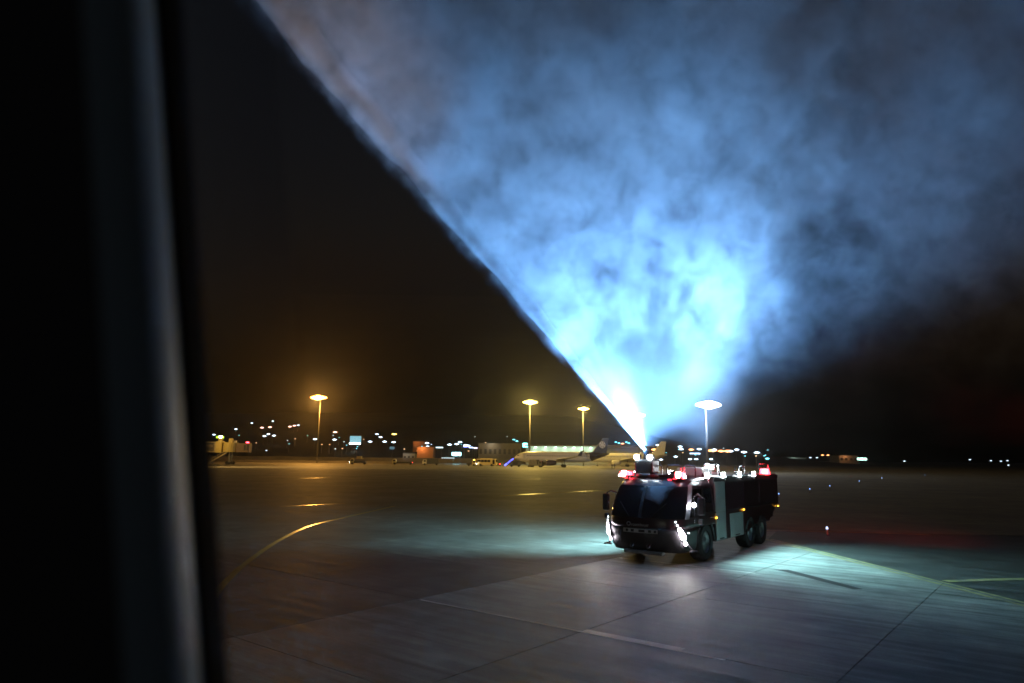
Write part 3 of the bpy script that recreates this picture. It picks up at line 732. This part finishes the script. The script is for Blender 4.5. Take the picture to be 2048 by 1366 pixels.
def service_truck(name, px, py, D, rz, cabm, load, label, cat, lampcol=None, tail=False, beacon=True, L=5.4, front=-1):
    p = at(px, py, D); t = empty(name, (p.x,p.y,0), rz); tag(t, label, cat)
    f = front
    MB().prism([(f*L/2,.5),(f*L/2,1.3),(f*(L/2-.35),2.35),(f*(L/2-1.7),2.35),(f*(L/2-1.7),.5)], -1.0,1.0).build('cab', cabm, t, bevel=.06)
    MB().box((f*(L/2-.95),-1.01,1.75),(.9,.04,.7)).build('window', M_glass, t)
    MB().box((-f*.85,0,.72),(L-1.8,1.9,.34)).build('flatbed', M_vd, t)
    vwheels(t, (f*(L/2-1.0), -f*(L/2-.9)), 1.8, .42)
    if load == 'box': MB().box((-f*.9,0,1.85),(L-2.2,2.0,1.9)).build('cargo_box', M_vd, t)
    if load == 'lift':
        MB().box((-f*.6,0,1.2),(L-2.4,1.6,.6)).build('scissor_frame', M_vd, t); MB().box((-f*.3,0,3.0),(2.0,1.7,1.0)).build('raised_box', M_vy, t); MB().box((-f*.3,0,2.4),(3.2,1.9,.12)).build('platform', M_vy, t)
    if load == 'low': MB().box((-f*.9,0,1.05),(L-2.2,1.8,.34)).build('load', M_vd, t)
    if lampcol: MB().box((f*(L/2+.03),-.7,.9),(.08,.4,.3)).build('headlight', lampcol, t)
    if tail: MB().box((-f*(L/2+.02),-.85,.95),(.06,.45,.35)).build('tail_lamp', E_vred, t)
    if beacon: MB().box((f*(L/2-1.0),0,2.46),(.5,.9,.2)).build('roof_beacon', M_vy if beacon == 1 else E_vor, t)
    return t
service_truck('service_truck', 717, 925, 300, 0, M_vy, 'lift', 'service truck carrying a raised yellow box with one bright headlight', 'truck', E_spot, L=7.2)
service_truck('flatbed_truck', 805, 925, 310, 0, M_vy, 'low', 'low flatbed truck with a pale cab and red tail lamp', 'truck', None, True, L=9.0)
service_truck('baggage_tug', 861, 926, 300, R(10), M_vw, 'box', 'small white baggage tug with a dark box on its bed', 'tug', beacon=False, L=7.0)
service_truck('pickup_truck', 943, 929, 285, 0, M_vy, 'low', 'small yellow pickup with a glowing amber roof beacon beside the bus', 'pickup', E_spot, beacon=2, L=4.0, front=1)
service_truck('loader_truck', 1073, 931, 268, R(-25), M_vd, 'box', 'dark loader truck standing beside the purple engine of the airliner', 'truck', None, beacon=False, L=5.5, front=1)
p = at(1000, 930, 290); t = empty('parked_car', (p.x,p.y,0), R(70)); tag(t, 'dark car with two red tail lamps between bus and stairs', 'car')
MB().prism([(-2.2,.35),(-2.2,.95),(-1.6,1.05),(-1.1,1.6),(.9,1.6),(1.5,1.05),(2.2,.9),(2.2,.35)], -.9,.9).build('body', M_vd, t, bevel=.06)
for s in (-1,1): MB().box((-2.22,s*.78,.85),(.06,.5,.26)).build('tail_lamp', E_vred, t)
vwheels(t, (-1.4,1.4), 1.6, .34)
p = at(1022, 931, 270); t = empty('boarding_stairs', (p.x,p.y,0), 0); tag(t, 'boarding stairs with glowing blue handrails against the airliner nose', 'stairs')
for s in (-1,1):
    MB().box((-.7,s*.8,1.95),(4.6,.08,.34), rot=Matrix.Rotation(R(-38),3,'Y')).build('handrail', mat('stair_side',(.3,.3,.3),.5), t)
    for k in range(3):
        q = Matrix.Rotation(R(-38),3,'Y') @ Vector((-1.7+k*1.55,0,.0)); MB().box((q.x-.7,s*.8-.06*1,q.z+1.95),(1.25,.1,.34 if k else .5), rot=Matrix.Rotation(R(-38),3,'Y')).build('light_strip', E_vblue, t)
for k in range(9): MB().box((-2.3+k*.40,0,.55+k*.31),(.42,1.5,.06)).build('step', M_vd, t)
MB().box((1.6,0,.75),(4.4,1.9,.5)).build('chassis', M_vd, t); MB().box((1.6,0,1.6),(2.0,1.6,1.2)).build('lift_frame', M_vd, t); MB().box((1.7,0,3.15),(1.6,1.7,.14)).build('landing', M_vd, t)
vwheels(t, (.2,3.0), 1.7, .42)
# ground crew figures by the second airliner gear
def person(px, py, D, label):
    p = at(px, py, D); v = [(0,0,.92),(0,0,1.2),(0,0,1.45),(0,0,1.56),(0,0,1.68),(.1,0,.5),(.13,.03,.06),(-.1,0,.5),(-.13,-.03,.06),(.22,0,1.42),(.29,-.03,1.12),(.26,-.12,.86),(-.22,0,1.42),(-.29,-.03,1.12),(-.26,-.12,.86),(.13,-.16,.03),(-.13,-.2,.03),(0,-.02,1.76)]
    e = [(0,1),(1,2),(2,3),(3,4),(0,5),(5,6),(0,7),(7,8),(2,9),(9,10),(10,11),(2,12),(12,13),(13,14),(6,15),(8,16),(4,17)]
    rad = [.16,.15,.17,.07,.105,.085,.06,.085,.06,.075,.055,.045,.075,.055,.045,.05,.05,.08]
    me = bpy.data.meshes.new('person'); me.from_pydata(v,e,[]); me.skin_vertices.new() if hasattr(me.skin_vertices,'new') else None
    o = bpy.data.objects.new('person', me); COL.objects.link(o); o.location = (p.x,p.y,0)
    md = o.modifiers.new('skin','SKIN')
    if not me.skin_vertices:
        b = bmesh.new(); b.from_mesh(me); b.verts.layers.skin.verify(); b.to_mesh(me); b.free()
    for i, r in enumerate(rad):
        me.skin_vertices[0].data[i].radius = (r, r*.8)
    me.skin_vertices[0].data[0].use_root = True
    o.modifiers.new('sub','SUBSURF').levels = 1; o.modifiers[-1].render_levels = 1
    me.materials.append(mat('work_clothes',(.05,.05,.06),.8))
    tag(o, label, 'person')
person(1224, 934, 250, 'person in dark work clothes standing under the second airliner nose side')
person(1229, 934, 252, 'second standing worker in dark clothes right beside the first')

# ------------------------------------------------------------------ jet bridge at the left
def jet_bridge():
    D = 255; p = at(447, 922, D); t = empty('jet_bridge', (p.x,p.y,0), R(4)); tag(t, 'yellow lit passenger jet bridge with dark advert panel and slanting stairs', 'jet bridge')
    my = mat('bridge_yellow',(.62,.5,.16),.5,noise=.12,nscale=.6); mw = mat('bridge_cream',(.5,.42,.26),.5,noise=.1)
    z0 = 4.4
    MB().box((-10.2,0,z0+1.9),(15.0,3.0,3.6)).build('tunnel', mw, t, bevel=.1)
    MB().box((-10.2,0,z0-.05),(15,2.4,.3)).build('tunnel_beam', M_gear, t)
    ad = MB().box((-6.9,-1.53,z0+2.0),(7.4,.08,2.9)).build('advert_panel', mat('advert_dark',(.03,.035,.05),.4), t)
    text_mesh('advert_lettering','CMBC',1.6, mat('advert_gold',(.6,.48,.3),.5), ad, (-5.0,-1.60,z0+2.2),(R(90),0,0),.02)
    MB().cyl((-9.3,-1.58,z0+2.0),(-9.3,-1.60,z0+2.0),.6,.6,16).build('advert_mark', mat('advert_mark',(.4,.25,.15),.5), ad)
    MB().box((-5.0,-1.59,z0+1.1),(3.6,.02,.16)).build('advert_rule', mat('advert_gold',(.6,.48,.3),.5), ad)
    MB().box((-1.6,0,z0+1.9),(2.2,3.5,4.1)).build('portal', my, t, bevel=.1)
    MB().box((-1.6,0,z0+4.6),(1.3,1.4,1.4)).build('portal_top', my, t)
    MB().cyl((2.2,0,z0+.1),(2.2,0,z0+3.6),2.6,2.6,20).build('rotunda', my, t)
    MB().box((2.3,-.4,z0+4.3),(1.3,1.2,1.5)).build('roof_box', my, t); MB().box((3.9,-.4,z0+3.9),(.9,1,.8)).build('roof_box', mw, t)
    cb = MB().box((7.0,0,z0+1.7),(4.6,3.3,3.3)).build('cab', mat('bridge_brown',(.22,.15,.10),.6), t, bevel=.08)
    for x in (7.8,8.8): MB().box((x,-1.68,z0+1.8),(.7,.06,2.0)).build('cab_window', M_win, cb)
    for s in (-1,1): MB().cyl((2.4,s*1.2,.9),(2.4,s*1.2,z0),.28,.28,10).build('support_column', M_gear, t)
    vwheels(t, (1.6,3.2), 2.4, .6)
    st = empty('service_stairs',(0,0,0),0,t)
    for s in (-1,1):
        MB().box((-1.6,-2.2+s*.55,2.3),(7.6,.07,.28), rot=Matrix.Rotation(R(-32),3,'Y')).build('stringer', mw, st)
        MB().box((-1.8,-2.2+s*.55,3.2),(7.4,.05,.07), rot=Matrix.Rotation(R(-32),3,'Y')).build('handrail', mw, st)
    for k in range(12): MB().box((-4.4+k*.5,-2.2,.6+k*.315),(.4,1.0,.05)).build('tread', mw, st)
    MB().box((-1.8,-.3,z0+5.5),(2.6,.5,.7)).build('green_lamp', emis('bridge_green',(.45,1,.02),2.2), t)
    MB().box((-1.5,-.6,z0+5.45),(.9,.1,.9)).build('lamp_lens', emis('bridge_white',(.95,1,.8),50), t)
    MB().box((8.3,-.5,z0+3.7),(.9,.4,.4)).build('red_lamp', emis('bridge_red',(1,.03,.05),22), t)
    lamp('bridge_light','SPOT',(-3,-14,12),C_sod,4200,.5,(0.1,1,-.45),110,.5,t)
jet_bridge()

# ------------------------------------------------------------------ buildings
M_wall = mat('terminal_wall', (.30,.31,.28), .7, noise=.15, nscale=.2); M_conc = mat('block_concrete', (.13,.12,.11), .8, noise=.2, nscale=.15)
M_bar = mat('dark_roof', (.06,.06,.06), .7)
def canopy_hall():
    D = 385; a = at(1052, 892, D); b = at(1300, 899, D); z1 = a.z; t = empty('terminal_hall', ((a.x+b.x)/2, D, 0)); wd = b.x-a.x
    tag(t, 'pale terminal hall with a row of greenish lamps under its roof edge', 'building')
    MB().box((0,6,z1/2),(wd,10,z1)).build('wall', M_wall, t)
    MB().box((0,2.6,z1+.35),(wd+2,18,.7)).build('roof', M_bar, t)
    MB().box((0,.8,z1*.36),(wd*.98,.5,.5)).build('ledge', M_conc, t)
    for k in range(16):
        if k == 3: continue
        MB().box((-wd/2+4+k*wd/16.5,.9,z1*.52),(2.6,.3,1.5)).build('window', M_glass, t)
    lw = MB().box((-wd/2+4+2.05*wd/16.5,.7,z1*.55),(1.2,.3,2.2)).build('lit_window', emis('lit_window',(.7,.95,1),5), t)
    for px in (1071,1091,1111,1129.5,1147.5,1164.5,1181):
        x = at(px, 893, D).x-(a.x+b.x)/2
        f = MB().box((x,-1.8,z1-.2),(1.3,.6,.25)).build('canopy_lamp', M_bar, t)
        MB().box((x,-1.8,z1-.5),(1.2,.6,.5)).build('lens', emis('canopy_glow',(.50,1,.62),6), f)
        lamp('canopy_light','POINT',(x,-1.0,z1-1.3),(.7,1,.75),700,.3,parent=f)
    x = at(1050, 889, D).x-(a.x+b.x)/2
    f = MB().box((x,-3,z1+.6),(2.6,.8,1.8)).build('corner_floodlight', M_bar, t)
    MB().box((x,-3.5,z1+.4),(2.6,.2,2.2)).build('lens', emis('corner_glow',(.15,.85,.78),9), f)
    lamp('corner_light','POINT',(x,-5,z1+.2),(.4,1,.95),1800,.4,parent=f)
canopy_hall()
def block(name, px0, px1, py, D, m, label, light=None, depth=14, win=0):
    a = at(px0, py, D); b = at(px1, py, D); base = hill_h(a.x, D); h = a.z-base
    t = empty(name, ((a.x+b.x)/2, D, base)); tag(t, label, 'building'); wd = b.x-a.x
    MB().box((0,depth/2,h/2-.5),(wd,depth,h+1)).build('wall', m, t)
    MB().box((0,depth/2,h+.2),(wd+.6,depth+.6,.4)).build('roof', M_bar, t)
    for k in range(win):
        MB().box((-wd/2+(k+.5)*wd/win,-.06,h*.6),(wd/win*.5,.16,h*.25)).build('window', M_win, t)
    if light: lamp('wall_light','POINT',(-wd*.2,-3.5,h-.5),light[0],light[1],.4,parent=t)
block('grey_block', 957, 1043, 887, 410, M_conc, 'large plain grey block behind the bus and boarding stairs', ((.9,.75,.5),900), 30, 9)
block('orange_block', 834, 867, 894, 440, mat('ochre_wall',(.4,.24,.13),.7), 'low ochre block lit orange behind the flatbed truck', (C_orange,1500), 12, 0)
block('upper_block', 826, 852, 883, 560, mat('ochre_wall',(.4,.24,.13),.7), 'dim ochre block higher up behind the low ochre block', (C_orange,500), 12, 0)
block('pale_shed', 806, 830, 907, 400, M_wall, 'small pale grey shed behind the flatbed truck', ((.8,.9,1),120), 8, 3)
block('field_hangar', 1575, 1612, 915, 600, M_wall, 'low greenish hangar on the far side of the open field', ((.6,.9,.8),500), 20, 4)
block('field_depot', 1678, 1716, 911, 640, M_wall, 'dim depot with an orange lamp beside a bright greenish floodlight', (C_orange,700), 20, 4)
tag(MB().box((0,0,1.4),(236,.5,2.8)).build('perimeter_wall', M_conc), 'long low dark wall behind the parked service vehicles', 'wall').location = (-62, 398, 0)
tag(MB().box((0,0,.55),(90,.4,1.1)).build('blast_barrier', M_conc), 'low pale barrier along the apron edge beside the jet bridge', 'barrier').location = (-96, 345, 0)
def flood_cluster(px, py, D, col, key, k, wd, h, label, power=0):
    p = at(px, py, D); base = hill_h(p.x, p.y); t = empty('flood_cluster', (p.x,p.y,base)); tag(t, label, 'floodlight')
    for s in (-1,1): MB().cyl((s*wd*.3,0,-.3),(s*wd*.3,0,p.z-base),.12,.1,6).build('post', M_pole, t)
    hd = MB().box((0,.3,p.z-base),(wd,.5,h)).build('head', M_head, t)
    MB().box((0,0,p.z-base),(wd*.95,.12,h*.9)).build('lens', emis('cluster_'+key,col,k), hd)
    if power: lamp('cluster_light','POINT',(0,-2,p.z-base),col,power,.5,parent=t)
flood_cluster(913, 908, 370, (.40,.9,1), 'cyan', 9, 5.0, 1.9, 'dazzling cyan white floodlight bank behind the pickup', 2600)
flood_cluster(931, 893, 390, (.25,.3,1), 'blue', 6, 2.6, .7, 'bluish violet lit sign above the cyan floodlight bank')
flood_cluster(942, 895, 400, (.45,.65,1), 'blue2', 7, 2.6, .5, 'small blue white lamp right of the violet sign')
flood_cluster(951, 896, 400, (.85,.75,1), 'lilac', 6, 2.0, .6, 'lilac white lamp above the bus roof')
flood_cluster(879, 895, 420, (.55,.8,.9), 'dimcyan', 3, 4.5, .7, 'faint slanting lit canopy left of the cyan floodlight bank')
flood_cluster(896, 916, 330, (.5,.75,.85), 'dimcyan2', 1.0, 6.5, .5, 'faint low lit panel in front of the cyan floodlight bank')
flood_cluster(1390, 907, 420, (.55,.78,1), 'canopy', 4, 6.6, .6, 'bright bluish lit canopy behind the truck roof rails', 500)
flood_cluster(1724, 918, 620, (.55,1,.85), 'greenfield', 5, 9.0, 2.0, 'wide greenish floodlight bank on the far side of the field', 1500)
bd = at(711, 880, 560); b0 = hill_h(bd.x, bd.y); t = empty('billboard', (bd.x,bd.y,b0)); tag(t, 'cyan lit rectangular billboard standing on the hillside', 'billboard')
MB().box((0,0,bd.z-b0),(9.0,.4,6.4)).build('panel', emis('billboard_glow',(.32,.78,.92),.75), t)
MB().box((-.3,-.5,bd.z-b0-2.9),(9.0,.3,1.1)).build('footlight', emis('billboard_foot',(.75,.95,1),9), t)
for x in (-3,3): MB().cyl((x,.6,-1),(x,.6,bd.z-b0),.2,.2,8).build('post', M_pole, t)
bd = at(784, 896, 500); b0 = hill_h(bd.x, bd.y); t = empty('lit_panel', (bd.x,bd.y,b0)); tag(t, 'small dim blue lit panel below the lone warm hillside lamp', 'sign')
MB().box((0,0,bd.z-b0),(3.4,.3,1.9)).build('panel', emis('panel_glow',(.2,.5,.65),.35), t); MB().cyl((0,.4,-1),(0,.4,bd.z-b0),.15,.15,8).build('post', M_pole, t)

# ------------------------------------------------------------------ taxiway edge lights
def edge_light(g_, h, col, key, k, label, group):
    t = empty('taxiway_light', (g_.x,g_.y,.012)); tag(t, label, 'taxiway light', group)
    MB().cyl((0,0,0),(0,0,.04),.12,.10,12).build('base', M_blk, t)
    MB().cyl((0,0,.04),(0,0,h),.045,.04,10).build('stem', mat('marker_post',(.55,.5,.35),.6), t)
    MB().cyl((0,0,h),(0,0,h+.12),.06,.035,10).build('globe', emis('edge_'+key,col,k), t, True)
edge_light(gnd(1655,1071), .30, (.5,.65,1), 'pale', 2.5, 'short pale marker post with a bluish top on the yellow line', None)
for px,py in ((1620,985),(1660,978),(1719,967),(1764,960),(1558,996),(1850,953)):
    edge_light(gnd(px,py), .35, (.2,.4,1), 'blue', 3, 'small blue taxiway light in the dark grass behind the truck', 'blue taxiway lights')

# ------------------------------------------------------------------ aircraft window around the camera
def rrect(cx, cz, hw, hh, r, n=10):
    out = []
    for sx, sz, a0 in ((1,1,0),(-1,1,90),(-1,-1,180),(1,-1,270)):
        for k in range(n+1):
            a = R(a0+90*k/n); out.append((cx+sx*(hw-r)+r*math.cos(a), cz+sz*(hh-r)+r*math.sin(a)))
    return out
def cabin_window():
    t = empty('cabin_window', EYE); t.rotation_euler = (R(7), R(-5.8), 0)
    tag(t, 'dark out of focus aircraft cabin window surround with a pale inner rim', 'aircraft window')
    ml = mat('cabin_lining',(.16,.165,.18),.75); mr = mat('window_rim',(.55,.75,.92),.55)
    cx, cz = .0635, .018
    def ringv(hw, hh, r, y): return [Vector((x,y,z)) for x,z in rrect(cx,cz,hw,hh,r)]
    IN = (.140,.205,.10)
    # lining panel: outer rectangle to the opening, with thickness
    outer = []
    for v in ringv(*IN,.150):
        d = Vector((v.x-cx,0,v.z-cz)); s = min(.34/abs(d.x) if abs(d.x)>1e-6 else 9e9, .34/abs(d.z) if abs(d.z)>1e-6 else 9e9); outer.append(Vector((cx,.150,cz))+d*s)
    back = [v+Vector((0,.06,0)) for v in outer]
    MB().loft([ringv(.150,.215,.105,.150), outer, back, ringv(.160,.225,.114,.21)], True).build('lining_panel', ml, t)
    MB().loft([ringv(.150,.215,.105,.150), ringv(.145,.212,.103,.148), ringv(.1405,.208,.102,.152), ringv(.157,.222,.112,.200)], True).build('reveal', mr, t, True)
    MB().loft([ringv(.1575,.2225,.112,.2005), ringv(.1545,.2195,.111,.2005), ringv(.1545,.2195,.111,.212), ringv(.1575,.2225,.112,.212)], True).build('gasket', mat('gasket_rubber',(.008,.008,.008),.9,0,.1), t)
    m = bpy.data.materials.new('window_pane'); m.use_nodes = True; n = m.node_tree; o = n.nodes['Material Output']
    n.nodes.remove(n.nodes['Principled BSDF']); tr = n.nodes.new('ShaderNodeBsdfTransparent'); gl = n.nodes.new('ShaderNodeBsdfGlossy'); gl.inputs['Roughness'].default_value = .02
    mx = n.nodes.new('ShaderNodeMixShader'); mx.inputs[0].default_value = .03
    n.links.new(tr.outputs[0], mx.inputs[1]); n.links.new(gl.outputs[0], mx.inputs[2]); n.links.new(mx.outputs[0], o.inputs[0])
    f = ringv(.156,.221,.1115,.205); b = ringv(.156,.221,.1115,.2075); k = len(f)
    MB().add(f+b, [tuple(range(k)), tuple(range(2*k-1,k-1,-1))]+[(i,(i+1)%k,k+(i+1)%k,k+i) for i in range(k)]).build('pane', m, t)
cabin_window()

# white light from our own aircraft's wing root spilling over the slabs beside it
lamp('aircraft_wing_light','SPOT',(-9,2.0,2.6),(.92,1,.80), 400, .12, (10.5,16.5,-2.6), 58, .6)
lamp('jet_edge_fill_spot','SPOT',(-9,1.0,4.6),(1,.68,.44), 17000, .15, Vector((-6.3,20.4,14.6))-Vector((-9,1,4.6)), 26, .9)  # unseen warm spot added to tint the left edge of the jet tan
lamp('red_spill_spot','SPOT',at(2230,890,24),(1,.05,.03), 3500, .2, (-.2,1,-.03), 70, 1.0)  # unseen red spot added for a faint spill on the right; no vehicle there

# ------------------------------------------------------------------ haze
def haze():  # scattering air added for the glow round the lamps
    m, t, v = vol_mat('night_haze'); v.inputs['Density'].default_value = .00011; v.inputs['Anisotropy'].default_value = .86
    v.inputs['Color'].default_value = (.9,.93,1,1)
    o = MB().box((-100,640,34.5),(2000,1400,71)).build('haze', m); tag(o, 'thin haze added over the apron to give the lamps a glow', kind='stuff')
haze()
